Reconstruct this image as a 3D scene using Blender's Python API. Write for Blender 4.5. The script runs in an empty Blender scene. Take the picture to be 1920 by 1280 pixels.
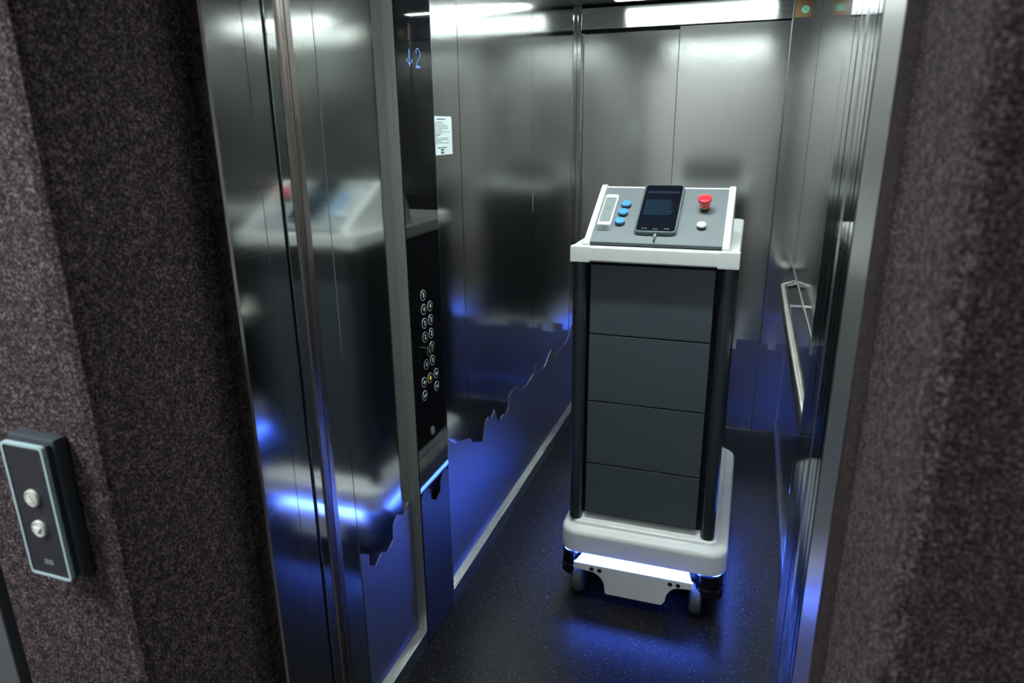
import bpy, bmesh, math, random
from mathutils import Vector, Matrix
random.seed(7)
C = bpy.context.scene.collection
PI = math.pi

# ---------------------------------------------------------------- camera
cam_d = bpy.data.cameras.new('camera'); cam = bpy.data.objects.new('camera', cam_d); C.objects.link(cam)
cam_d.sensor_width = 36.0; cam_d.lens = 1285 / 1920 * 36
cam_d.clip_start = 0.02
R = ((0.9467, 0.0860, -0.3104), (0.3219, -0.2838, 0.9032), (-0.0104, -0.9550, -0.2964))
M = Matrix([(r[0], -r[1], -r[2], 0) for r in R] + [(0, 0, 0, 1)])
q = M.to_quaternion(); q.normalize()
cam.rotation_mode = 'QUATERNION'; cam.rotation_quaternion = q; cam.location = (0, 0, 1.65)
cam_d.dof.use_dof = True; cam_d.dof.focus_distance = 2.3; cam_d.dof.aperture_fstop = 3.2
bpy.context.scene.camera = cam

# ---------------------------------------------------------------- world, exposure
W = bpy.data.worlds.new('world'); bpy.context.scene.world = W; W.use_nodes = True
W.node_tree.nodes['Background'].inputs[0].default_value = (0.30, 0.36, 0.42, 1)
W.node_tree.nodes['Background'].inputs[1].default_value = 0.05
vs = bpy.context.scene.view_settings
vs.view_transform = 'Standard'; vs.look = 'None'; vs.gamma = 1; vs.use_curve_mapping = False; vs.exposure = 1.3
cy = bpy.context.scene.cycles
cy.use_denoising = True; cy.max_bounces = 14; cy.glossy_bounces = 12; cy.diffuse_bounces = 5
cy.caustics_reflective = True; cy.blur_glossy = 0.3; cy.sample_clamp_indirect = 8
STRIP_A = 33.0     # rear cabin strip
STRIP_B = 60.0     # front cabin strip
HALL = 2.3         # hallway ceiling panels; the long rear one is an added fill
LED = 78.0         # blue running light of the robot


# ---------------------------------------------------------------- materials
def mat(name, col=(.8, .8, .8), rough=.5, metal=0.0, coat=0.0, emit=None, es=0.0, spec=.5):
    m = bpy.data.materials.new(name); m.use_nodes = True
    b = m.node_tree.nodes['Principled BSDF']
    b.inputs['Base Color'].default_value = (*col, 1); b.inputs['Roughness'].default_value = rough
    b.inputs['Metallic'].default_value = metal; b.inputs['Coat Weight'].default_value = coat
    b.inputs['Specular IOR Level'].default_value = spec
    if emit:
        b.inputs['Emission Color'].default_value = (*emit, 1); b.inputs['Emission Strength'].default_value = es
    return m


def nodes(m):
    nt = m.node_tree
    return nt, nt.nodes['Principled BSDF'], nt.nodes.new, nt.links.new


def steel(name, col, rough, stretch=(3, 3, 400), wave=.0, wscale=2.0, aniso=0.0, vary=.04, rv=.05):
    """brushed stainless steel: fine grain streaks plus the slight waviness of sheet metal"""
    m = mat(name, col, rough, 1.0)
    nt, b, N, L = nodes(m)
    tc = N('ShaderNodeTexCoord')
    mp = N('ShaderNodeMapping'); mp.inputs['Scale'].default_value = stretch; L(tc.outputs['Object'], mp.inputs['Vector'])
    n = N('ShaderNodeTexNoise'); n.inputs['Scale'].default_value = 1.0; n.inputs['Detail'].default_value = 4; L(mp.outputs[0], n.inputs['Vector'])
    r = N('ShaderNodeMapRange'); r.inputs[1].default_value = .3; r.inputs[2].default_value = .7
    r.inputs[3].default_value = rough - rv; r.inputs[4].default_value = rough + rv
    L(n.outputs['Fac'], r.inputs[0]); L(r.outputs[0], b.inputs['Roughness'])
    mx = N('ShaderNodeMix'); mx.data_type = 'RGBA'
    mx.inputs[6].default_value = (*[c * (1 - vary) for c in col], 1); mx.inputs[7].default_value = (*[min(1, c * (1 + vary)) for c in col], 1)
    L(n.outputs['Fac'], mx.inputs[0]); L(mx.outputs[2], b.inputs['Base Color'])
    if wave:
        w = N('ShaderNodeTexNoise'); w.inputs['Scale'].default_value = wscale; w.inputs['Detail'].default_value = 1.0
        L(tc.outputs['Object'], w.inputs['Vector'])
        bp = N('ShaderNodeBump'); bp.inputs['Strength'].default_value = 1.0; bp.inputs['Distance'].default_value = wave
        L(w.outputs['Fac'], bp.inputs['Height']); L(bp.outputs[0], b.inputs['Normal'])
    if aniso:
        b.inputs['Anisotropic'].default_value = aniso; b.inputs['Anisotropic Rotation'].default_value = .25
        tg = N('ShaderNodeTangent'); tg.direction_type = 'RADIAL'; tg.axis = 'Z'; L(tg.outputs[0], b.inputs['Tangent'])
    return m


def felt(name):
    m = mat(name, (.1, .09, .09), .95, spec=.15)
    nt, b, N, L = nodes(m)
    tc = N('ShaderNodeTexCoord')
    n1 = N('ShaderNodeTexNoise'); n1.inputs['Scale'].default_value = 230; n1.inputs['Detail'].default_value = 3; n1.inputs['Roughness'].default_value = .7
    n2 = N('ShaderNodeTexNoise'); n2.inputs['Scale'].default_value = 55; n2.inputs['Detail'].default_value = 3
    L(tc.outputs['Object'], n1.inputs['Vector']); L(tc.outputs['Object'], n2.inputs['Vector'])
    cr = N('ShaderNodeValToRGB'); e = cr.color_ramp.elements
    e[0].position = .36; e[0].color = (.010, .008, .009, 1); e[1].position = .66; e[1].color = (.25, .215, .22, 1)
    k = e.new(.47); k.color = (.045, .037, .038, 1); k = e.new(.55); k.color = (.095, .080, .082, 1)
    L(n1.outputs['Fac'], cr.inputs[0])
    c2 = N('ShaderNodeValToRGB'); e = c2.color_ramp.elements
    e[0].position = .35; e[0].color = (.62, .55, .56, 1); e[1].position = .65; e[1].color = (1.15, 1.0, 1.0, 1)
    L(n2.outputs['Fac'], c2.inputs[0])
    mx = N('ShaderNodeMix'); mx.data_type = 'RGBA'; mx.blend_type = 'MULTIPLY'; mx.inputs[0].default_value = 1
    L(cr.outputs[0], mx.inputs[6]); L(c2.outputs[0], mx.inputs[7]); L(mx.outputs[2], b.inputs['Base Color'])
    bp = N('ShaderNodeBump'); bp.inputs['Strength'].default_value = .8; bp.inputs['Distance'].default_value = .004
    L(n1.outputs['Fac'], bp.inputs['Height']); L(bp.outputs[0], b.inputs['Normal'])
    return m


def rubber_floor(name):
    m = mat(name, (.02, .02, .022), .34, spec=.16)
    nt, b, N, L = nodes(m)
    tc = N('ShaderNodeTexCoord')
    v = N('ShaderNodeTexVoronoi'); v.inputs['Scale'].default_value = 270; L(tc.outputs['Object'], v.inputs['Vector'])
    wn = N('ShaderNodeTexWhiteNoise'); L(v.outputs['Position'], wn.inputs['Vector'])
    a = N('ShaderNodeMath'); a.operation = 'GREATER_THAN'; a.inputs[1].default_value = .89; L(wn.outputs['Value'], a.inputs[0])
    d = N('ShaderNodeMath'); d.operation = 'LESS_THAN'; d.inputs[1].default_value = .22; L(v.outputs['Distance'], d.inputs[0])
    mu = N('ShaderNodeMath'); mu.operation = 'MULTIPLY'; L(a.outputs[0], mu.inputs[0]); L(d.outputs[0], mu.inputs[1])
    mx = N('ShaderNodeMix'); mx.data_type = 'RGBA'
    mx.inputs[6].default_value = (.008, .008, .0095, 1); mx.inputs[7].default_value = (.55, .53, .55, 1)
    L(mu.outputs[0], mx.inputs[0]); L(mx.outputs[2], b.inputs['Base Color'])
    n = N('ShaderNodeTexNoise'); n.inputs['Scale'].default_value = 300; L(tc.outputs['Object'], n.inputs['Vector'])
    bp = N('ShaderNodeBump'); bp.inputs['Strength'].default_value = .35; bp.inputs['Distance'].default_value = .001
    L(n.outputs['Fac'], bp.inputs['Height']); L(bp.outputs[0], b.inputs['Normal'])
    return m


def grained(name, col, rough, scale=900, dist=.0004, spec=.5, coat=0):
    m = mat(name, col, rough, spec=spec, coat=coat)
    nt, b, N, L = nodes(m)
    tc = N('ShaderNodeTexCoord'); n = N('ShaderNodeTexNoise'); n.inputs['Scale'].default_value = scale; L(tc.outputs['Object'], n.inputs['Vector'])
    bp = N('ShaderNodeBump'); bp.inputs['Strength'].default_value = .5; bp.inputs['Distance'].default_value = dist
    L(n.outputs['Fac'], bp.inputs['Height']); L(bp.outputs[0], b.inputs['Normal'])
    return m


S_WALL = steel('brushed_steel_wall', (.66, .67, .65), .11, (2, 2, 500), wave=.0012, wscale=1.6, aniso=.2, rv=.015)
S_DOOR = steel('brushed_steel_door', (.66, .67, .65), .15, (500, 500, 2), wave=.0050, wscale=1.2, rv=.015, aniso=.35)
S_HEAD = steel('brushed_steel_header', (.56, .57, .58), .26, (2, 2, 500), aniso=.9, rv=.02)
S_MIRROR = steel('polished_steel', (.55, .56, .56), .07, (3, 3, 260), wave=.0012, wscale=1.5, rv=.02)
S_TRIM = steel('satin_steel_trim', (.44, .46, .46), .28, (2, 2, 600), vary=.02, rv=.01)
S_JAMB = steel('brushed_steel_jamb', (.58, .58, .57), .11, (2, 2, 500), wave=.0008, rv=.02)
S_JAMBR = steel('satin_steel_jamb', (.60, .59, .57), .36, (2, 2, 500), rv=.02)
S_POST = steel('matt_steel_post', (.30, .26, .245), .30, (200, 200, 4))
S_PLAIN = mat('plain_satin_steel', (.74, .80, .80), .42, 1.0)
S_FROST = steel('frosted_steel_film', (.30, .31, .36), .46, (60, 60, 60), rv=.02)
S_RAIL = steel('handrail_steel', (.72, .70, .66), .26, (2, 700, 2), vary=.02, rv=.01)
S_DARK = mat('dark_gap', (.006, .006, .007), .6)
CEIL = steel('dark_ceiling_steel', (.16, .18, .20), .30, (4, 300, 4))
GLASS = mat('black_glass', (.004, .004, .005), .03, spec=.55)
GLASSF = mat('frosted_black_glass', (.010, .011, .018), .42, spec=.9)
FELT = felt('speckled_brown_felt')
FLOOR = rubber_floor('black_speckled_rubber')
WHITE = grained('white_robot_shell', (.82, .85, .84), .32, coat=.25)
DARKM = grained('charcoal_drawer_front', (.066, .086, .100), .42, dist=.0003)
POLE = mat('dark_anodised_profile', (.070, .085, .10), .24, .7, spec=.6)
CABIN = mat('charcoal_side_panel', (.008, .010, .012), .55, spec=.3)
BLACKG = mat('gloss_black_bumper', (.004, .004, .006), .10, coat=.4)
TYRE = grained('grey_rubber_tyre', (.07, .08, .085), .6)
HUB = mat('grey_hub', (.10, .11, .12), .4)
PLATE = steel('grey_metal_plate', (.34, .38, .40), .34, (3, 300, 3), vary=.03, rv=.02); PLATE.node_tree.nodes['Principled BSDF'].inputs['Metallic'].default_value = .45
PLATE_E = mat('plate_edge', (.03, .04, .05), .4)
BLUE = mat('blue_button', (.09, .34, .72), .30)
RED = mat('red_button', (.72, .035, .05), .38)
YEL = mat('yellow_ring', (.75, .42, .03), .5)
BLACKP = mat('black_plastic', (.010, .011, .013), .4)
GREYP = mat('grey_rubber_case', (.13, .16, .17), .45)
SCREEN = mat('tablet_screen', (.006, .008, .014), .10, spec=.5)
SCR1 = mat('dim_screen_text', (.01, .02, .03), .15, emit=(.05, .16, .26), es=.09)
SCR2 = mat('dim_screen_header', (.01, .01, .02), .15, emit=(.10, .13, .22), es=.09)
ICON = mat('screen_icon', (.2, .2, .2), .3, emit=(.7, .75, .8), es=.5)
LEDM = mat('blue_led', (.1, .1, .3), .5, emit=(.060, .155, 1.0), es=LED)
LIGHTA = mat('rear_light_diffuser', (.9, .9, .9), .5, emit=(.89, 1.0, .98), es=STRIP_A)
LIGHTB = mat('front_light_diffuser', (.9, .9, .9), .5, emit=(.89, 1.0, .98), es=STRIP_B)
HALLM2 = mat('hall_left_diffuser', (.9, .9, .9), .5, emit=(.90, .97, 1.0), es=HALL * 6)
HALLM = mat('hall_fill_diffuser', (.9, .9, .9), .5, emit=(.90, .97, 1.0), es=HALL)
PAPER = mat('notice_paper', (.62, .74, .74), .6)
INK = mat('dark_ink', (.02, .025, .03), .6)
WHITEP = mat('white_print', (.55, .60, .60), .5, emit=(.6, .7, .72), es=.02)
YELP = mat('yellow_print', (.6, .5, .05), .5, emit=(.8, .65, .05), es=.25)
GREENP = mat('green_ring', (.12, .22, .10), .5, emit=(.2, .45, .15), es=.02)
DOT = mat('blue_display_dot', (.1, .2, .4), .5, emit=(.12, .30, .75), es=.35)
STICK = mat('orange_sticker', (.17, .095, .03), .6)
GREEN = mat('pale_green_print', (.20, .55, .42), .6)
STAIN = mat('brown_stain', (.03, .02, .02), .7)
HWALL = mat('hall_plaster', (.50, .50, .49), .8)
HCEIL = mat('hall_ceiling_paint', (.5, .5, .5), .8)
HFLOOR = mat('hall_floor', (.05, .045, .042), .5)
BUTN = grained('silver_push_button', (.55, .55, .50), .45)


# ---------------------------------------------------------------- mesh helpers
def bevel_all(bm, r, seg=2, edges=None):
    bmesh.ops.bevel(bm, geom=list(edges or bm.edges), offset=r, segments=seg, profile=.5, affect='EDGES', clamp_overlap=True)


def add(bm, other):
    me = bpy.data.meshes.new('t'); other.to_mesh(me); bm.from_mesh(me); bpy.data.meshes.remove(me); other.free()


def box(bm, x0, x1, y0, y1, z0, z1, r=0.0, seg=2, rot=None, piv=None):
    b = bmesh.new(); bmesh.ops.create_cube(b, size=1)
    for v in b.verts:
        v.co = Vector(((x0 + x1) / 2 + v.co.x * (x1 - x0), (y0 + y1) / 2 + v.co.y * (y1 - y0), (z0 + z1) / 2 + v.co.z * (z1 - z0)))
    if r: bevel_all(b, r, seg)
    if rot is not None: bmesh.ops.rotate(b, verts=b.verts, cent=piv or (0, 0, 0), matrix=rot)
    add(bm, b); return bm


def lathe(bm, prof, cent, axis=(0, 0, 1), n=32):
    """prof: list of (radius, height) along the axis"""
    b = bmesh.new(); rings = []
    for r, h in prof:
        if r < 1e-6: rings.append([b.verts.new((0, 0, h))])
        else: rings.append([b.verts.new((r * math.cos(2 * PI * i / n), r * math.sin(2 * PI * i / n), h)) for i in range(n)])
    for a, c in zip(rings, rings[1:]):
        for i in range(n):
            j = (i + 1) % n
            if len(a) == 1 and len(c) == 1: continue
            if len(a) == 1: b.faces.new((a[0], c[i], c[j]))
            elif len(c) == 1: b.faces.new((a[i], a[j], c[0]))
            else: b.faces.new((a[i], a[j], c[j], c[i]))
    bmesh.ops.recalc_face_normals(b, faces=b.faces)
    rot = Vector((0, 0, 1)).rotation_difference(Vector(axis)).to_matrix()
    for v in b.verts: v.co = rot @ v.co + Vector(cent)
    add(bm, b); return bm


def prism(bm, pts, axis, a0, a1, r=0.0, seg=2):
    """extrude a 2-D outline along axis (0:x -> pts are (y,z); 1:y -> (x,z); 2:z -> (x,y))"""
    b = bmesh.new()
    def P(p, a): return {0: (a, p[0], p[1]), 1: (p[0], a, p[1]), 2: (p[0], p[1], a)}[axis]
    A = [b.verts.new(P(p, a0)) for p in pts]; B = [b.verts.new(P(p, a1)) for p in pts]
    fs = [b.faces.new(A), b.faces.new(B[::-1])]
    for i in range(len(pts)):
        j = (i + 1) % len(pts); fs.append(b.faces.new((A[i], B[i], B[j], A[j])))
    bmesh.ops.recalc_face_normals(b, faces=b.faces)
    if r:
        cap = [e for f in fs[:2] for e in f.edges]; bevel_all(b, r, seg, cap)
    add(bm, b); return bm


def rrect(x0, x1, y0, y1, r, n=8):
    o = []
    for cx, cy, a in ((x1 - r, y1 - r, 0), (x0 + r, y1 - r, 90), (x0 + r, y0 + r, 180), (x1 - r, y0 + r, 270)):
        for k in range(n + 1):
            t = math.radians(a + 90 * k / n); o.append((cx + r * math.cos(t), cy + r * math.sin(t)))
    return o


def loft(bm, layers, closed=False):
    """layers: list of (outline, z or function) with equal point counts; caps both ends unless closed"""
    b = bmesh.new(); R_ = [[b.verts.new((p[0], p[1], z)) for p in o] for o, z in layers]
    n = len(R_[0]); prs = list(zip(R_, R_[1:])) + ([(R_[-1], R_[0])] if closed else [])
    for a, c in prs:
        for i in range(n):
            j = (i + 1) % n; b.faces.new((a[i], a[j], c[j], c[i]))
    if not closed: b.faces.new(R_[0][::-1]); b.faces.new(R_[-1])
    bmesh.ops.recalc_face_normals(b, faces=b.faces)
    add(bm, b); return bm


def tube(bm, pts, r, n=16, cap=True):
    b = bmesh.new(); P = [Vector(p) for p in pts]; rings = []; up = None
    for i, p in enumerate(P):
        t = (P[min(i + 1, len(P) - 1)] - P[max(i - 1, 0)]).normalized()
        if up is None: up = t.orthogonal().normalized()
        u = (up - t * up.dot(t)).normalized(); up = u; w = t.cross(u)
        rings.append([b.verts.new(p + r * (math.cos(2 * PI * k / n) * u + math.sin(2 * PI * k / n) * w)) for k in range(n)])
    for a, c in zip(rings, rings[1:]):
        for k in range(n): b.faces.new((a[k], a[(k + 1) % n], c[(k + 1) % n], c[k]))
    if cap: b.faces.new(rings[0][::-1]); b.faces.new(rings[-1])
    bmesh.ops.recalc_face_normals(b, faces=b.faces)
    add(bm, b); return bm


def B(*a, **k): return box(bmesh.new(), *a, **k)


def obj(name, bm, m, parent=None, smooth=True):
    me = bpy.data.meshes.new(name)
    off = Vector((0, 0, 0)); p = parent
    while p is not None: off += p.location; p = p.parent
    if off.length: bmesh.ops.translate(bm, verts=bm.verts, vec=-off)
    if smooth:
        for f in bm.faces: f.smooth = True
        for e in bm.edges:
            if len(e.link_faces) == 2 and e.calc_face_angle(0) > math.radians(32): e.smooth = False
    bm.to_mesh(me); bm.free()
    me.materials.append(m)
    o = bpy.data.objects.new(name, me); C.objects.link(o); o.parent = parent
    if smooth:
        wn = o.modifiers.new('weighted_normals', 'WEIGHTED_NORMAL'); wn.keep_sharp = True; wn.weight = 60
    return o


def structure(name, bm, m, parent=None):
    o = obj(name, bm, m, parent, smooth=False)
    if parent is None: o['kind'] = 'structure'
    return o


def empty(name, loc, label=None, cat=None, group=None, kind=None):
    o = bpy.data.objects.new(name, None); C.objects.link(o); o.location = loc; o.empty_display_size = .1
    if label: o['label'] = label; o['category'] = cat
    if group: o['group'] = group
    if kind: o['kind'] = kind
    return o


def tag(o, label, cat, group=None):
    o['label'] = label; o['category'] = cat
    if group: o['group'] = group
    return o


def text_bm(s, size, mtx, depth=.0004):
    """lettering as a thin extruded mesh, centred, mapped by mtx"""
    cu = bpy.data.curves.new('t', 'FONT'); cu.body = s; cu.size = size; cu.extrude = depth; cu.align_x = 'CENTER'; cu.align_y = 'CENTER'; cu.offset = size * .012
    o = bpy.data.objects.new('t', cu); C.objects.link(o); bpy.context.view_layer.update()
    me = bpy.data.meshes.new_from_object(o.evaluated_get(bpy.context.evaluated_depsgraph_get()))
    b = bmesh.new(); b.from_mesh(me); bpy.data.meshes.remove(me); bpy.data.objects.remove(o); bpy.data.curves.remove(cu)
    b.transform(mtx); return b


# frames of reference: on a face turned to +X (left wall) the reader's right is +Y, up is +Z
def on_left(x, y, z): return Matrix(((0, 0, 1, x), (1, 0, 0, y), (0, 1, 0, z), (0, 0, 0, 1)))


def on_front(x, y, z): return Matrix(((1, 0, 0, x), (0, 0, -1, y), (0, 1, 0, z), (0, 0, 0, 1)))


XL, XR, YB, ZC = -.925, .248, 3.80, 2.25      # cabin: side walls, rear wall, ceiling
XP, XQ = -.895, .236                          # plinth faces

# ================================================================ the setting: cabin
structure('floor', B(-1.0, .32, 1.05, 3.9, -.05, 0), FLOOR)
structure('ceiling', B(XL - .05, XR + .05, 1.40, 3.95, ZC, ZC + .06), CEIL)

# left side wall in panels with fine joints
w = bmesh.new()
for a, b_ in ((1.92, 2.186), (2.189, 3.00), (3.003, 3.80)):
    box(w, XL - .03, XL, a, b_, 0, ZC, .0012, 1)
structure('wall_left', w, S_WALL)
structure('baseboard_left', prism(bmesh.new(), [(XL - .02, 0), (XP, 0), (XP, .052), (XL - .001, .060), (XL - .02, .060)], 1, 1.90, 3.80, .001, 1), S_TRIM)
w = bmesh.new()
for a, b_ in ((1.70, 2.62), (2.623, 3.80)):
    box(w, XR, XR + .03, a, b_, 0, .936, .001, 1)
    box(w, XR, XR + .03, a, b_, .939, ZC, .001, 1)
structure('wall_right', w, S_WALL)
structure('trim_7', B(XR - .003, XR + .005, 1.70, 3.80, .934, .941), S_TRIM)
structure('baseboard_right', prism(bmesh.new(), [(XR + .02, 0), (XQ, 0), (XQ, .055), (XR + .001, .062), (XR + .02, .062)], 1, 1.70, 3.80, .001, 1), S_TRIM)
# rear wall: corner strip left, header, recess panel right, two door leaves
w = bmesh.new()
box(w, XL + .022, .122, YB, YB + .05, 2.136, ZC - .012, .001, 1)
structure('wall_rear', w, S_HEAD)
structure('trim_18', B(XL, XL + .022, YB - .004, YB + .05, 0, ZC, .002), S_JAMB)
structure('trim_1', B(XL + .022, XL + .030, YB + .012, YB + .05, 0, 2.12, .001), S_TRIM)
structure('wall_rear_panel', B(.1225, XR, YB, YB + .05, 0, ZC, .001, 1), S_DOOR)
structure('trim_2', B(.1195, .1225, YB - .003, YB + .05, 0, ZC - .012, .001, 1), S_TRIM)
structure('wall_shaft', B(XL, XR, YB + .06, YB + .08, 0, ZC), S_DARK)
d1 = structure('door_1', B(XL + .031, -.404, YB + .022, YB + .045, .008, 2.118, .0015), S_DOOR)
d2 = structure('door_2', B(-.402, .119, YB + .008, YB + .031, .008, 2.130, .0015), S_DOOR)
structure('trim_3', B(XL + .022, .122, YB - .002, YB + .05, 0, .006, .001), S_TRIM)

# front-left return panel of the cabin with plinth, and the door posts
w = bmesh.new(); box(w, XL - .03, XL, 1.392, 1.70, 0, ZC, .001, 1)
structure('wall_front_return', w, S_WALL)
structure('trim_4', B(XL - .03, XL + .0005, 1.312, 1.390, 0, ZC, .001, 1), S_WALL)
structure('baseboard_front', prism(bmesh.new(), [(XL - .02, 0), (XP, 0), (XP, .052), (XL - .001, .060), (XL - .02, .060)], 1, 1.392, 1.70, .001, 1), S_TRIM)
# car door edge posts left, stepping toward the camera
structure('trim_5', prism(bmesh.new(), [(-.97, 1.262), (-.930, 1.262), (-.922, 1.266), (-.9195, 1.284), (-.9225, 1.286), (-.9195, 1.288), (-.919, 1.306), (-.925, 1.311), (-.97, 1.311)], 2, 0, ZC, 0), S_POST)
# car door leaf edge, mirror finish
dl = structure('door_3', B(-.965, XL - .001, 1.2315, 1.261, .01, 2.20, .0015), S_MIRROR)
structure('trim_6', B(-.99, -.936, 1.12, 1.232, 0, 2.25), S_DARK)
# landing jambs
jl = prism(bmesh.new(), [(-.968, 1.055), (-.929, 1.055), (-.925, 1.059), (-.925, 1.161), (-.9256, 1.162), (-.925, 1.163), (-.925, 1.218), (-.935, 1.2185), (-.968, 1.2185)], 2, 0, 2.14)
structure('trim_8', jl, S_JAMB)
jr = prism(bmesh.new(), [(.188, 1.0585), (.1655, 1.0585), (.165, 1.059), (.165, 1.236), (.188, 1.236)], 2, 0, 2.14)
structure('trim_19', prism(bmesh.new(), [(.188, 1.055), (.1665, 1.055), (.1655, 1.056), (.1655, 1.0583), (.188, 1.0583)], 2, 0, 2.14), S_JAMB)
structure('trim_9', jr, S_JAMBR)
structure('trim_10', B(-.968, .188, 1.055, 1.22, 2.14, 2.30, .002), S_JAMB)
structure('trim_11', B(-.925, .165, 1.222, 1.40, 2.14, 2.30, .002), S_MIRROR)
# right car-door leaf (polished, with shallow grooves), post and return
w = bmesh.new()
for a, b_, x in ((1.262, 1.300, .166), (1.302, 1.345, .165), (1.347, 1.392, .1645)): box(w, x, .19, a, b_, .01, 2.14, .001, 1)
structure('door_4', w, S_MIRROR)
structure('trim_12', B(.1655, .19, 1.400, 1.440, 0, 2.14, .003), S_TRIM)
w = bmesh.new()
for a, b_, x in ((1.450, 1.53, .168), (1.532, 1.61, .167), (1.612, 1.695, .1665)): box(w, x, .26, a, b_, 0, ZC, .001, 1)
structure('trim_13', w, S_MIRROR)
structure('trim_14', B(.175, .20, 1.237, 1.455, 0, 2.25), S_DARK)
structure('trim_15', B(-.93, .165, 1.236, 1.262, -.01, .004, .001), S_TRIM)

# ================================================================ the setting: landing
w = bmesh.new()
prism(w, [(-1.285, .742), (-.985, .742), (-.972, .746), (-.968, .758), (-.968, 1.056), (-1.0, 1.056), (-1.0, 1.12), (-1.285, 1.12)], 2, 0, 2.6)
structure('wall_front_left', w, FELT)
structure('trim_16', B(-1.312, -1.2845, .78, 1.1, 0, 2.6), S_DARK)
structure('trim_17', B(-1.62, -1.312, .735, 1.1, 0, 2.6, .003), mat('grey_door_frame', (.10, .11, .12), .5))
w = bmesh.new()
prism(w, [(.188, 1.056), (.190, .775), (.195, .757), (.208, .748), (.9, .748), (2.2, .748), (2.2, 1.1), (.25, 1.1), (.188, 1.1)], 2, 0, 2.6)
structure('wall_front_right', w, FELT)
structure('wall_front_top', B(-.968, .188, .742, 1.054, 2.142, 2.6), FELT)
structure('wall_front_far', B(-2.3, -1.62, .75, 1.1, 0, 2.6), FELT)
structure('floor_hall', B(-2.3, 2.2, -2.7, 1.05, -.05, 0), HFLOOR)
structure('ceiling_hall', B(-2.3, 2.2, -2.7, 1.1, 2.6, 2.66), HCEIL)
structure('wall_hall_back', B(-2.3, 2.2, -2.76, -2.7, 0, 2.6), HWALL)
structure('wall_hall_left', B(-2.36, -2.3, -2.7, 1.1, 0, 2.6), HWALL)
structure('wall_hall_right', B(2.2, 2.26, -2.7, 1.1, 0, 2.6), HWALL)

# ================================================================ lights
def ceiling_light(x0, x1, y0, y1, z, m, label, group):
    r = empty('ceiling_light', ((x0 + x1) / 2, (y0 + y1) / 2, z - .012), label, 'ceiling light', group)
    w = bmesh.new()
    for a in ((x0 - .012, x0, y0 - .012, y1 + .012), (x1, x1 + .012, y0 - .012, y1 + .012), (x0, x1, y0 - .012, y0), (x0, x1, y1, y1 + .012)): box(w, *a, z - .012, z)
    obj('frame', w, S_TRIM, r)
    obj('diffuser', B(x0, x1, y0, y1, z - .008, z - .001), m, r)
    return r


ceiling_light(-.70, .047, 3.615, 3.665, ZC, LIGHTA, 'narrow white light strip in the lift ceiling by the rear doors', 'lift ceiling strips')
ceiling_light(-.70, .047, 1.86, 1.91, ZC, LIGHTB, 'narrow white light strip in the lift ceiling above the robot\'s front', 'lift ceiling strips')
ceiling_light(-2.0, 0.2, -2.45, -1.85, 2.6, HALLM, 'long white fill panel added unseen behind the camera to brighten the rear doors', 'hallway ceiling lights')  # added unseen panel, gives the rear doors a bright hallway to reflect
ceiling_light(-2.25, -1.55, -.60, .30, 2.6, HALLM2, 'short white hallway ceiling light before the felt wall', 'hallway ceiling lights')


# ================================================================ frosted skyline film
FRONT = [(1.385, .534), (1.396, .540), (1.435, .540), (1.435, .480), (1.467, .480), (1.505, .520), (1.539, .520), (1.574, .500), (1.577, .530), (1.609, .541), (1.648, .541), (1.670, .546), (1.681, .552), (1.699, .552)]
FRONT = [(1.394, .534), (1.399, .541), (1.435, .516), (1.436, .480), (1.467, .457), (1.505, .477), (1.539, .458), (1.574, .477), (1.577, .522), (1.609, .541), (1.648, .520), (1.670, .539), (1.681, .543), (1.699, .530)]
WALLP = [(1.915, .60), (1.993, .616), (2.05, .575), (2.12, .556), (2.164, .541), (2.19, .532), (2.215, .504), (2.318, .46), (2.349, .528), (2.383, .54), (2.421, .521), (2.454, .543), (2.477, .522), (2.488, .484), (2.523, .466), (2.558, .479), (2.601, .465), (2.637, .488), (2.640, .529), (2.666, .54), (2.76, .537), (2.80, .50), (2.90, .49), (3.006, .51), (3.01, .545), (3.06, .545), (3.07, .49), (3.20, .48), (3.267, .508), (3.318, .536), (3.372, .482), (3.482, .478), (3.628, .48), (3.70, .50), (3.748, .55), (3.798, .55)]


def film(name, prof, axis, a0, a1, z0, m, parent=None, label=None):
    pts = [(prof[0][0], z0)] + prof + [(prof[-1][0], z0)]
    o = obj(name, prism(bmesh.new(), pts, axis, a0, a1), m, parent, smooth=False)
    if label: tag(o, label, 'window film', 'frosted skyline films')
    return o


film('frosted_film', FRONT, 0, XL + .0002, XL + .0012, .061, S_FROST, label='frosted skyline cut-out low on the narrow panel left of the black button panel')
film('frosted_film', WALLP, 0, XL + .0002, XL + .0012, .061, S_FROST, label='long frosted skyline cut-out low on the left lift wall behind the button panel')
bp_ = []
x = -.89
random.seed(3)
while x < .115:
    wd = random.choice((.03, .045, .06)); h = .50 + random.choice((-.02, 0, .015, .035))
    bp_ += [(x, h), (min(x + wd, .116), h + random.choice((-.006, 0, .006)))]; x += wd + .003
film('frosted_film', [p for p in bp_ if p[0] < -.406] + [(-.405, .5)], 1, YB + .0205, YB + .0218, .02, S_FROST, d1)
film('frosted_film', [(-.40, .5)] + [p for p in bp_ if p[0] > -.399], 1, YB + .0065, YB + .0078, .02, S_FROST, d2)
film('frosted_film', [(.124, .52), (.16, .52), (.163, .49), (.20, .49), (.205, .53), (.246, .53)], 1, YB - .0014, YB - .0002, .012, S_FROST, label='frosted film low on the blank rear panel right of the rear doors')

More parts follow.
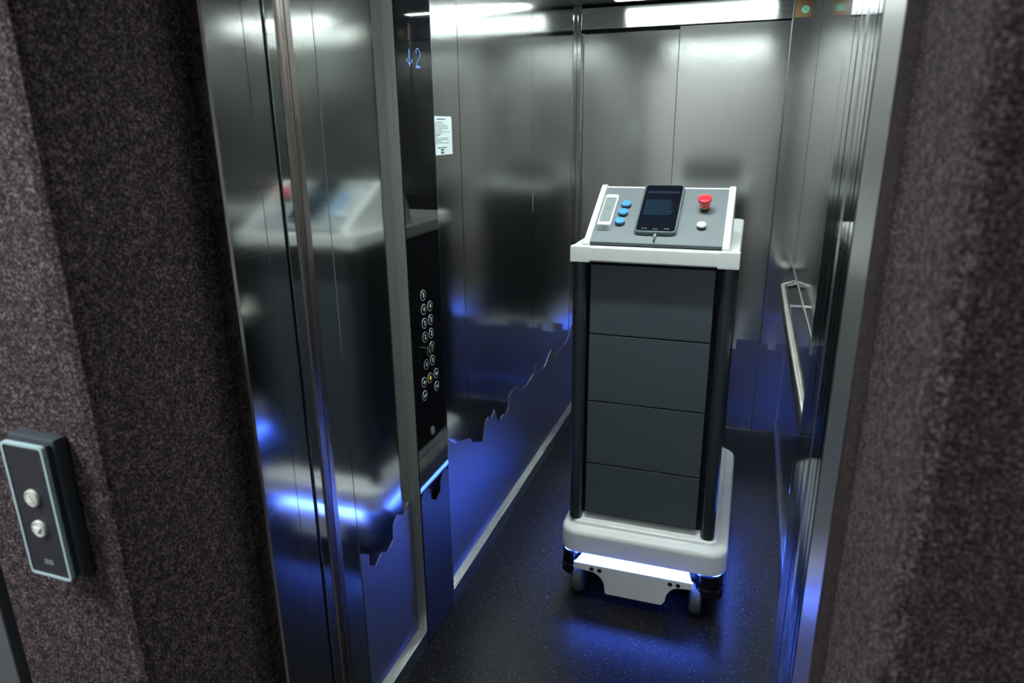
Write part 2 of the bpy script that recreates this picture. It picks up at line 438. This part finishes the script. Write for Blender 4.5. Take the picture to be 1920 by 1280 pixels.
# ================================================================ car operating panel
XG = -.890
cop = empty('elevator_button_panel', (-.905, 1.806, 0), 'tall black glass lift button panel with blue floor display on left wall', 'button panel')
obj('housing', B(XL - .03, XG - .0035, 1.700, 1.9125, .002, ZC - .002, .0008, 1), S_PLAIN, cop)
obj('side_strip', B(XL - .0, XG - .016, 1.6975, 1.6998, .002, ZC - .002), S_PLAIN, cop)
gl = obj('glass_front', B(XG - .0035, XG, 1.7005, 1.9120, .004, ZC - .004, .0006, 1), GLASS, cop)
obj('edge_strip', B(XG - .0035, XG + .0004, 1.9122, 1.9145, .002, ZC - .002), S_TRIM, cop)
film('frosted_film', [(1.701, .553), (1.739, .567), (1.771, .550), (1.772, .511), (1.806, .488), (1.841, .506), (1.843, .541), (1.876, .568), (1.911, .550)], 0, XG + .0001, XG + .0008, .005, GLASSF, cop)


def ring_bm(y, z, r, wdt, x, h, gaps=10):
    b = bmesh.new(); n = 60
    for i in range(n):
        if gaps and (i % (n // gaps)) == 0: continue
        a0, a1 = 2 * PI * i / n, 2 * PI * (i + 1) / n
        vs_ = []
        for rr, xx in ((r - wdt, x), (r, x), (r, x + h), (r - wdt, x + h)):
            for a in (a0, a1): vs_.append(b.verts.new((xx, y + rr * math.cos(a), z + rr * math.sin(a))))
        for f in ((0, 1, 3, 2), (2, 3, 5, 4), (4, 5, 7, 6), (6, 7, 1, 0)): b.faces.new([vs_[k] for k in f])
    bmesh.ops.remove_doubles(b, verts=b.verts, dist=1e-5); bmesh.ops.recalc_face_normals(b, faces=b.faces)
    return b


def cop_button(y, z, sign, mark=WHITEP, raise_=0.0, ringm=WHITEP):
    bt = obj('button', lathe(bmesh.new(), [(0, 0), (.0150, 0), (.0150, .0012 + raise_), (.0142, .0018 + raise_), (0, .0018 + raise_)], (XG, y, z), (1, 0, 0), 32), GLASS, cop)
    obj('ring', ring_bm(y, z, .0158, .0013, XG + raise_, .0016), ringm, bt)
    xx = XG + .0020 + raise_
    if isinstance(sign, str): b = text_bm(sign, .020, on_left(xx, y, z))
    else:
        b = bmesh.new()
        for poly in sign: prism(b, [(y + p[0], z + p[1]) for p in poly], 0, xx, xx + .0004)
    obj('symbol', b, mark, bt, smooth=False)
    return bt


T = .0062
opn = [[(-.0012, -T), (-.0012, T), (-.0080, 0)], [(.0012, T), (.0012, -T), (.0080, 0)]]
cls = [[(-.0085, T), (-.0018, 0), (-.0085, -T)], [(.0085, -T), (.0018, 0), (.0085, T)], [(-.0006, -T), (.0006, -T), (.0006, T), (-.0006, T)]]
bell = [[(-.005, -.004), (.005, -.004), (.004, -.001), (.0035, .004), (.0015, .007), (-.0015, .007), (-.0035, .004), (-.004, -.001)], [(-.0015, -.005), (-.0015, -.007), (.0015, -.007), (.0015, -.005)]]
for z, s in ((1.183, '5'), (1.140, '4'), (1.097, '3'), (1.054, '2'), (.967, '0')): cop_button(1.783, z, s)
lit = cop_button(1.783, 1.0105, '1', raise_=.012, ringm=GREENP); lit['label'] = 'raised ground floor button with green rim'
for z, s in ((1.140, '4'), (1.097, '3'), (1.054, '2'), (1.011, '1'), (.967, '0')): cop_button(1.8265, z, s)
cop_button(1.762, .916, opn); cop_button(1.848, .916, opn)
cop_button(1.762, .873, cls); cop_button(1.848, .873, cls)
cop_button(1.804, .916, bell, YELP)['label'] = 'alarm button with yellow bell'
ks = obj('key_switch', lathe(bmesh.new(), [(0, 0), (.0145, 0), (.0145, .003), (.012, .004), (.0115, .0025), (0, .0025)], (XG, 1.803, .739), (1, 0, 0), 32), HUB, cop)
obj('key_slot', B(XG + .0026, XG + .0035, 1.801, 1.8035, .733, .745), WHITEP, ks)
# dot matrix display: down arrow and 2
dsp = bmesh.new()
def dot(c0, r0, wd=.0042): box(dsp, XG + .0002, XG + .0007, c0 - wd / 2, c0 + wd / 2, r0 - .0010, r0 + .0010)
for k in range(12): dot(1.773, 1.853 - k * .0034)
for k, hw in enumerate((.0150, .0150, .0100, .0052)):
    for s in (-1, 1): dot(1.773 + s * hw, 1.829 - k * .0034)
dot(1.773, 1.813)
obj('display_arrow', dsp, DOT, cop, smooth=False)
dsp = bmesh.new()
two = ["..###..", ".#...#.", ".#....#", ".#....#", "......#", "......#", ".....#.", "....#..", "...#...", "..#....", ".#.....", ".#.....", "######.", "######."]
for r_, row in enumerate(two):
    for c_, ch in enumerate(row):
        if ch == '#': dot(1.811 + c_ * .0046, 1.860 - r_ * .0037, .0036)
obj('display_digit', dsp, DOT, cop, smooth=False)

# notice on the wall, partly behind the button panel
nt_ = obj('notice', prism(bmesh.new(), [(1.965, 1.574), (2.117, 1.574), (2.117, 1.682), (2.112, 1.689), (1.965, 1.689)], 0, XL + .0002, XL + .0010), PAPER, smooth=False)
tag(nt_, 'pale paper notice with lines of small print on left lift wall', 'notice')
ink = bmesh.new()
def bar(y0, y1, z, h=.0016): box(ink, XL + .0011, XL + .0013, y0, y1, z - h / 2, z + h / 2)
bar(2.004, 2.066, 1.6805, .0028)
random.seed(5)
for k, (ln, bold) in enumerate(((.052, 0), (.062, 0), (.086, 0), (.094, 0), (.096, 0), (.052, 0), (.108, 0), (.048, 0), (.036, 1), (.012, 0), (.094, 0), (.094, 0), (.048, 0), (.102, 0), (.006, 0))):
    y = 1.990; z = 1.6715 - k * .00475
    while y < 1.990 + ln:
        wl = min(random.uniform(.006, .016), 1.990 + ln - y + .002); bar(y, y + wl, z, .0028 if bold else .0017); y += wl + .0022
for a, b_ in ((2.004, 2.026), (2.029, 2.048), (2.051, 2.072)): bar(a, b_, 1.5955, .0030)
bar(2.027, 2.051, 1.5890, .0045); bar(2.027, 2.051, 1.5800, .0045)
for a in (2.029, 2.036, 2.043): bar(a, a + .005, 1.5845, .0014)
obj('print', ink, INK, nt_, smooth=False)

# ================================================================ call panel on the landing
cp = empty('call_button_panel', (-1.086, .742, 1.043), 'grey wall box with two round silver call buttons on the felt wall', 'call panel')
yf = .700
obj('back_box', B(-1.140, -1.034, .716, .742, .911, 1.176, .006), mat('blue_grey_box', (.045, .060, .070), .4), cp)
obj('body', B(-1.132, -1.040, yf + .001, .718, .919, 1.169, .005), mat('call_box_side', (.035, .048, .058), .45), cp)
o_, i_ = rrect(-1.133, -1.039, .918, 1.170, .008), rrect(-1.1285, -1.0435, .9225, 1.1655, .005)
fr = bmesh.new()
L4 = [[fr.verts.new((p[0], y, p[1])) for p in o] for o, y in ((o_, yf + .006), (o_, yf - .0015), (i_, yf - .0015), (i_, yf + .006))]
for a in range(4):
    P0, P1 = L4[a], L4[(a + 1) % 4]
    for k in range(len(P0)): j = (k + 1) % len(P0); fr.faces.new((P0[k], P0[j], P1[j], P1[k]))
bmesh.ops.recalc_face_normals(fr, faces=fr.faces)
obj('rim', fr, mat('pale_blue_rim', (.42, .56, .58), .4), cp)
obj('face_plate', B(-1.129, -1.043, yf, yf + .005, .922, 1.166), grained('dark_face_plate', (.022, .022, .030), .5, 500, .0006), cp)
for z in (1.072, 1.014):
    b = obj('button', lathe(bmesh.new(), [(0, 0), (.0155, 0), (.0155, .003), (.0145, .005), (.0125, .0055), (.011, .0045), (0, .0065)], (-1.086, yf, z), (0, -1, 0), 40), BUTN, cp)
    s = 1 if z > 1.05 else -1
    obj('arrow', prism(bmesh.new(), [(-1.094, z - s * .005), (-1.078, z - s * .005), (-1.086, z + s * .007)], 1, yf - .0075, yf - .0055), mat('arrow_print', (.75, .78, .74), .5), b, smooth=False)
lg = bmesh.new()
for k, (a, b_) in enumerate(((-1.095, -1.085), (-1.0835, -1.075))): box(lg, a, b_, yf - .0006, yf, .9490, .9525)
for a, b_ in ((-1.095, -1.0875), (-1.086, -1.075)): box(lg, a, b_, yf - .0006, yf, .9435, .9470)
obj('lettering', lg, mat('grey_print', (.22, .22, .27), .5), cp, smooth=False)

# ================================================================ sticker on the rear panel
st = obj('sticker', B(.128, .200, YB - .0012, YB - .0002, 2.138, 2.214), STICK, smooth=False)
tag(st, 'square orange sticker with pale green disc at top of rear panel', 'sticker')
w = lathe(bmesh.new(), [(0, 0), (.017, 0), (.017, .0006), (0, .0006)], (.173, YB - .0012, 2.172), (0, -1, 0), 32)
ds = obj('green_disc', w, GREEN, st, smooth=False)
w = bmesh.new()
for a in (45, 135): box(w, .164, .182, YB - .0024, YB - .0019, 2.1708, 2.1732, rot=Matrix.Rotation(math.radians(a), 3, 'Y'), piv=(.173, YB, 2.172))
obj('cross_print', w, mat('teal_ink', (.05, .25, .22), .6), ds, smooth=False)

# ================================================================ handrail on the right wall
hr = empty('handrail', (.19, 2.6, .90), 'bent brushed steel handrail on the right wall of the lift', 'handrail')
xc, zc_ = .189, .900
pts = [(XR - .001, 3.60, zc_), (XR - .02, 3.575, zc_), (XR - .040, 3.545, zc_), (xc + .004, 3.52, zc_), (xc, 3.49, zc_)]
y = 3.40
while y > 1.68: pts.append((xc, y, zc_)); y -= .1
obj('rail', tube(bmesh.new(), pts, .019, 24), S_RAIL, hr)
for yb in (3.14, 2.05):
    obj('bracket', tube(bmesh.new(), [(xc + .010, yb, zc_ - .004), (XR - .001, yb, zc_ - .004)], .008, 12), S_RAIL, hr)

# scuffs on the right landing jamb
# ================================================================ the robot
rb = empty('delivery_robot', (-.26, 2.55, 0), 'white and charcoal wheeled delivery robot with four drawers, standing in the lift', 'robot')
X0, X1, Y0, Y1 = -.553, .034, 2.108, 2.975
def ro(i, r): return rrect(X0 + i, X1 - i, Y0 + i, Y1 - i, r, 10)
cv = bmesh.new()
loft(cv, [(ro(.030, .040), .1935), (ro(.007, .059), .1935), (ro(.006, .060), .181), (ro(.004, .061), .179), (ro(.001, .064), .180), (ro(0, .065), .186), (ro(0, .065), .246), (ro(.0015, .0635), .255), (ro(.005, .060), .261), (ro(.010, .055), .265), (ro(.026, .042), .270), (ro(.034, .034), .275), (ro(.038, .030), .284), (ro(.044, .026), .288), (ro(.060, .015), .292), (ro(.066, .012), .298), (ro(.075, .010), .300)])
body = obj('body_cover', cv, WHITE, rb)
# running light under the cover
def ring_loft(i0, i1, z0, z1):
    return loft(bmesh.new(), [(ro(i0, .05), z0), (ro(i0, .05), z1), (ro(i1, .04), z1), (ro(i1, .04), z0)], closed=True)
obj('running_light', ring_loft(.0100, .0185, .1815, .1860), LEDM, rb)
# lower chassis
obj('chassis', loft(bmesh.new(), [(rrect(X0 + .05, X1 - .05, 2.20, 2.90, .03), .060), (rrect(X0 + .035, X1 - .035, 2.20, 2.91, .03), .075), (rrect(X0 + .035, X1 - .035, 2.20, 2.91, .03), .165)]), BLACKP, rb)
def corner(x0, x1, y0, y1, r):
    return loft(bmesh.new(), [(rrect(x0 + .006, x1 - .006, y0 + .006, y1 - .006, r - .006, 8), .078), (rrect(x0, x1, y0, y1, r, 8), .086), (rrect(x0, x1, y0, y1, r, 8), .116), (rrect(x0 + .004, x1 - .004, y0 + .004, y1 - .004, r - .004, 8), .120), (rrect(x0 + .004, x1 - .004, y0 + .004, y1 - .004, r - .004, 8), .168), (rrect(x0 + .010, x1 - .010, y0 + .010, y1 - .010, r - .010, 8), .174)])
obj('corner_bumper', corner(-.548, -.470, 2.108, 2.205, .038), BLACKG, rb)
obj('corner_bumper', corner(-.074, .030, 2.108, 2.205, .042), BLACKG, rb)
for sx, xo, xi in ((-1, -.545, -.500), (1, .026, -.020)):
    obj('side_shelf', prism(bmesh.new(), [(xo, .150), (xo, .140), (xi, .145), (xi, .178)], 1, 2.207, 2.872, .001, 1), WHITE, rb)
    obj('side_skirt', B(min(xo - sx * .004, xi), max(xo - sx * .004, xi), 2.207, 2.872, .080, .140, .004), BLACKG, rb)
obj('corner_bumper', corner(-.548, -.430, 2.875, 2.965, .040), BLACKG, rb)
obj('corner_bumper', corner(-.090, .030, 2.875, 2.965, .040), BLACKG, rb)
# white nose apron with two wheel arches
ap = [(-.491, .150), (-.493, .124)]
for k in range(9):
    t = k / 8 * PI / 2; ap.append((-.432 + .055 * math.sin(t), .120 - .062 * (1 - math.cos(t))))
ap += [(-.375, .0430), (-.370, .0375), (-.176, .0375), (-.169, .0430)]
for k in range(9):
    t = PI / 2 - k / 8 * PI / 2; ap.append((-.111 - .050 * math.sin(t), .120 - .062 * (1 - math.cos(t))))
ap += [(-.069, .124), (-.071, .150)]
an = obj('nose_apron', prism(bmesh.new(), ap, 1, 2.090, 2.104, .003, 2), WHITE, rb)
# sloping shelf from the apron's top edge in under the cover
sh = bmesh.new(); f0 = [(-.489, 2.093, .1495), (-.073, 2.093, .1495), (-.100, 2.150, .1840), (-.450, 2.150, .1840)]
top = [sh.verts.new(p) for p in f0]; bot = [sh.verts.new((p[0], p[1], p[2] - .010)) for p in f0]
sh.faces.new(top); sh.faces.new(bot[::-1])
for k in range(4): j = (k + 1) % 4; sh.faces.new((top[k], bot[k], bot[j], top[j]))
bmesh.ops.recalc_face_normals(sh, faces=sh.faces)
obj('nose_shelf', sh, WHITE, rb)
for x, z in ((-.425, .133), (-.396, .132), (-.147, .132), (-.120, .132)):
    s_ = obj('sensor', lathe(bmesh.new(), [(0, 0), (.0085, 0), (.0085, .0018), (.0070, .0025), (.0065, .0005), (0, .0005)], (x, 2.090, z), (0, -1, 0), 24), HUB, rb)
    obj('sensor_lens', lathe(bmesh.new(), [(0, .0006), (.0055, .0006), (.0045, .0020), (0, .0030)], (x, 2.090, z), (0, -1, 0), 20), BLACKG, s_)
def wheel(x, y):
    t_ = bmesh.new(); R0, w_ = .062, .020
    lathe(t_, [(.030, -w_), (R0 - .012, -w_), (R0 - .003, -w_ * .75), (R0, -w_ * .3), (R0, w_ * .3), (R0 - .003, w_ * .75), (R0 - .012, w_), (.030, w_)], (x, y, R0), (1, 0, 0), 40)
    wh = obj('wheel', t_, TYRE, rb)
    obj('hub', lathe(bmesh.new(), [(0, -.016), (.031, -.016), (.031, .016), (0, .016)], (x, y, R0), (1, 0, 0), 24), HUB, wh)
    f_ = bmesh.new()
    for s in (-1, 1): prism(f_, [(y - .012, R0 - .012), (y + .014, R0 - .012), (y + .035, .150), (y - .015, .150)], 0, x + s * .0235 - .002, x + s * .0235 + .002, .0008, 1)
    box(f_, x - .0255, x + .0255, y - .015, y + .035, .136, .150, .002)
    obj('fork', f_, BLACKP, wh)
for x, y in ((-.480, 2.150), (-.060, 2.150), (-.480, 2.88), (-.060, 2.88)): wheel(x, y)
# cabinet: carcass, corner profiles, drawers
obj('carcass', B(-.498, -.050, 2.192, 2.955, .300, 1.244, .002), CABIN, rb)
for x in (-.505, -.039):
    for y, yy in ((2.152, 2.206), (2.935, 2.98)):
        x0_, x1_ = x - .0235, x + .0235
        pr = loft(bmesh.new(), [(rrect(x0_ + .006, x1_ - .006, y + .006, yy - .006, .014, 8), .283 if y > 2.5 else .280), (rrect(x0_, x1_, y, yy, .019, 8), .290), (rrect(x0_, x1_, y, yy, .019, 8), 1.245)])
        obj('corner_profile', pr, POLE, rb)
zs = [.318, .5155, .7520, .9925, 1.2285]
for a, b_ in zip(zs, zs[1:]):
    obj('drawer', B(-.4695, -.0785, 2.163, 2.190, a + .002, b_ - .002, .0022, 2), DARKM, rb)
# top tray with rim
TX0, TX1, TY0, TY1 = -.530, -.012, 2.128, 2.965
def to(i, r): return rrect(TX0 + i, TX1 - i, TY0 + i, TY1 - i, r, 8)
tr = bmesh.new()
loft(tr, [(to(.012, .020), 1.240), (to(.003, .028), 1.243), (to(0, .030), 1.248), (to(0, .030), 1.284), (to(.003, .028), 1.289), (to(.008, .024), 1.291), (to(.030, .012), 1.291), (to(.034, .010), 1.289), (to(.038, .008), 1.276), (to(.05, .006), 1.275)])
tray = obj('tray', tr, WHITE, rb)
for a, b_ in ((TX0, TX0 + .062), (TX1 - .062, TX1)): obj('tray_corner', B(a - .0012, b_ + .0012, TY0 - .0022, TY0 + .03, 1.2385, 1.2912, .004), WHITE, tray)
# control desk, sloped plane through A (y,z) along slope
A0 = Vector((2.148, 1.304)); A1 = Vector((2.418, 1.453)); sl = (A1 - A0); SL = sl.length; su = sl / SL; sn = Vector((-su.y, su.x))
def S3(x, v, h): p = A0 + su * v + sn * h; return (x, p.x, p.y)
MS = Matrix(((1, 0, 0, 0), (0, su.x, sn.x, A0.x), (0, su.y, sn.y, A0.y), (0, 0, 0, 1)))   # local (x, v, h) -> world
desk = obj('control_desk', prism(bmesh.new(), [(2.170, 1.276), (2.168, 1.290), (2.412, 1.428), (2.52, 1.40), (2.54, 1.276)], 0, -.470, -.066, .002, 1), CABIN, rb)
def cheek(x0, x1):
    pr = [(2.140, 1.284), (2.137, 1.299), (2.143, 1.308), (2.402, 1.454), (2.414, 1.4595), (2.428, 1.460), (2.440, 1.454), (2.50, 1.36), (2.52, 1.284)]
    return prism(bmesh.new(), pr, 0, x0, x1, .003, 3)
obj('side_cheek', cheek(-.4905, -.4712), WHITE, desk); obj('side_cheek', cheek(-.0655, -.0440), WHITE, desk)
def slope_bm(b): b.transform(MS); return b
obj('panel_plate', slope_bm(B(-.4708, -.0659, .0, SL - .004, -.0125, .0005, .0006, 1)), PLATE, desk)
obj('plate_edge', slope_bm(B(-.4706, -.0661, -.0012, .0, -.0125, -.0004)), PLATE_E, desk)
obj('top_edge', slope_bm(B(-.4712, -.0655, SL - .0035, SL + .004, -.014, .0005, .001, 1)), WHITE, desk)


def vmap(v_old):   # reading along the slope
    return v_old
def push(x, v, r, m, label=None):
    bt = obj('push_button', slope_bm(lathe(bmesh.new(), [(0, .0), (r * .98, 0), (r, .002), (r * .98, .009), (r * .9, .0105), (0, .0105)], (x, v, 0), (0, 0, 1), 32)), BLACKP, rb)
    obj('cap', slope_bm(lathe(bmesh.new(), [(0, .0100), (r * .97, .0100), (r * .99, .0125), (r * .93, .0150), (r * .72, .0155), (r * .68, .0150), (0, .0150)], (x, v, 0), (0, 0, 1), 32)), m, bt)
    if label: bt['label'] = label
    return bt


# positions on the sloped plate, measured
DV = dict(b1=.190, b2=.143, b3=.092)
push(-.3870, .1955, .0165, BLUE, 'blue push button'); push(-.3900, .1490, .0165, BLUE, 'blue push button'); push(-.3920, .0990, .0165, BLUE, 'blue push button')
push(-.1350, .0900, .0150, mat('white_cap', (.72, .76, .78), .35), 'white push button')
es = obj('emergency_button', slope_bm(lathe(bmesh.new(), [(0, 0), (.0150, 0), (.0150, .016), (.0135, .018), (0, .018)], (-.1340, .1830, 0), (0, 0, 1), 32)), BLACKP, rb); es['label'] = 'red emergency stop button'
obj('yellow_collar', slope_bm(lathe(bmesh.new(), [(.010, .0165), (.0155, .0165), (.0158, .019), (.010, .0195)], (-.1340, .1830, 0), (0, 0, 1), 32)), YEL, es)
obj('red_cap', slope_bm(lathe(bmesh.new(), [(0, .019), (.0158, .019), (.0190, .034), (.0215, .0395), (.0225, .044), (.0215, .048), (.0165, .0505), (0, .0515)], (-.1340, .1830, 0), (0, 0, 1), 40)), RED, es)
# card reader
cr = obj('card_reader', slope_bm(loft(bmesh.new(), [(rrect(-.4600, -.4160, .060, .232, .010), 0), (rrect(-.4605, -.4155, .060, .232, .010), .020), (rrect(-.4590, -.4170, .0615, .2305, .009), .0225)])), mat('white_reader', (.66, .71, .73), .35), rb)
obj('reader_face', slope_bm(loft(bmesh.new(), [(rrect(-.4555, -.4205, .078, .212, .003), .0224), (rrect(-.4555, -.4205, .078, .212, .003), .0232)])), mat('grey_reader_face', (.24, .27, .27), .4), cr)
w = bmesh.new()
for a in ((-.4430, -.4330, .144, .1446), (-.4430, -.4330, .1554, .156), (-.4430, -.4424, .144, .156), (-.4336, -.4330, .144, .156)): box(w, *a, .0232, .0236)
obj('reader_mark', slope_bm(w), INK, cr)
obj('reader_port', slope_bm(lathe(bmesh.new(), [(0, 0), (.0022, 0), (.0022, .001), (0, .001)], (-.438, .0600, .012), (0, -1, 0), 16)), INK, cr)

# ================================================================ tablet lying on the desk
tb = empty('tablet', S3(-.274, .02, .001), 'black tablet in a grey case lying on the robot\'s sloping control desk', 'tablet')
tx0, tx1, tv0, tv1 = -.3390, -.2070, .040, .305
def tro(i, r): return rrect(tx0 + i, tx1 - i, tv0 + i, tv1 - i, r, 8)
obj('case', slope_bm(loft(bmesh.new(), [(tro(.003, .014), .0012), (tro(0, .017), .004), (tro(0, .017), .014), (tro(.0015, .016), .0160), (tro(.0050, .012), .0162), (tro(.0055, .012), .0140), (tro(.012, .008), .0140)])), GREYP, tb)
obj('screen', slope_bm(loft(bmesh.new(), [(tro(.0058, .0115), .0135), (tro(.0058, .0115), .0152)])), SCREEN, tb)
ui = bmesh.new()
box(ui, tx0 + .014, tx1 - .014, tv1 - .052, tv1 - .040, .01525, .01535)
obj('header_bar', slope_bm(ui), SCR2, tb, smooth=False)
ui = bmesh.new(); random.seed(11)
for k in range(11):
    v = tv1 - .092 - k * .0078
    x = tx0 + .016
    while x < tx1 - (.040 if k < 7 else .030):
        l_ = random.uniform(.006, .016); box(ui, x, x + l_, v - .0022, v + .0022, .01525, .01535); x += l_ + .0022
obj('message_text', slope_bm(ui), SCR1, tb, smooth=False)
ui = bmesh.new(); vk = tv0 + .016
for x in (-.308, -.2380):
    box(ui, x - .0065, x + .0065, vk + .003, vk + .0038, .01525, .01535)
    for s in (-1, 1): box(ui, x + s * .0065 - .0004, x + s * .0065 + .0004, vk, vk + .0038, .01525, .01535)
    obj('navigation_icon', slope_bm(ui), ICON, tb, smooth=False); ui = bmesh.new()
box(ui, -.2790, -.2670, vk - .0008, vk, .01525, .01535)
for s in (-1, 1): box(ui, -.273 + s * .006 - .0004, -.273 + s * .006 + .0004, vk - .0008, vk + .0022, .01525, .01535)
obj('navigation_icon', slope_bm(ui), ICON, tb, smooth=False)
us = empty('charging_cable', S3(-.270, .02, .006), 'short grey charging plug entering the near edge of the tablet', 'cable')
obj('plug', slope_bm(box(bmesh.new(), -.2752, -.2668, .024, .0400, .0045, .0110, .0025, 2)), mat('grey_plug', (.30, .31, .30), .4), us)
obj('strain_relief', slope_bm(tube(bmesh.new(), [(-.271, .024, .0075), (-.271, .010, .0065)], .0026, 12)), HUB, us)
obj('cable', slope_bm(tube(bmesh.new(), [(-.271, .011, .0066), (-.2714, .0085, .0050), (-.2714, .0070, .0020), (-.2714, .0065, -.001)], .0022, 12)), BLACKP, us)

# door-edge sensor strip with its small label
ss = obj('door_sensor_strip', B(-.9355, -.9340, 1.2190, 1.2300, 0.02, 1.80), mat('sensor_plastic', (.012, .016, .022), .35))
tag(ss, 'thin dark door sensor strip in the gap beside the left jamb', 'sensor strip')
obj('label_sticker', B(-.9340, -.9334, 1.2195, 1.2240, 1.665, 1.712), mat('white_label', (.35, .48, .52), .5), ss)
# dark scuff marks on the right jamb
w = bmesh.new()
tube(w, [(.1645, 1.21, 1.0), (.1645, 1.16, 1.004), (.1645, 1.13, .998)], .0008, 8)
tube(w, [(.1645, 1.20, .985), (.1645, 1.18, .975)], .001, 8)
sc = obj('scuff_mark', w, STAIN); tag(sc, 'dark scratch on the steel jamb right of the lift opening', 'scratch')
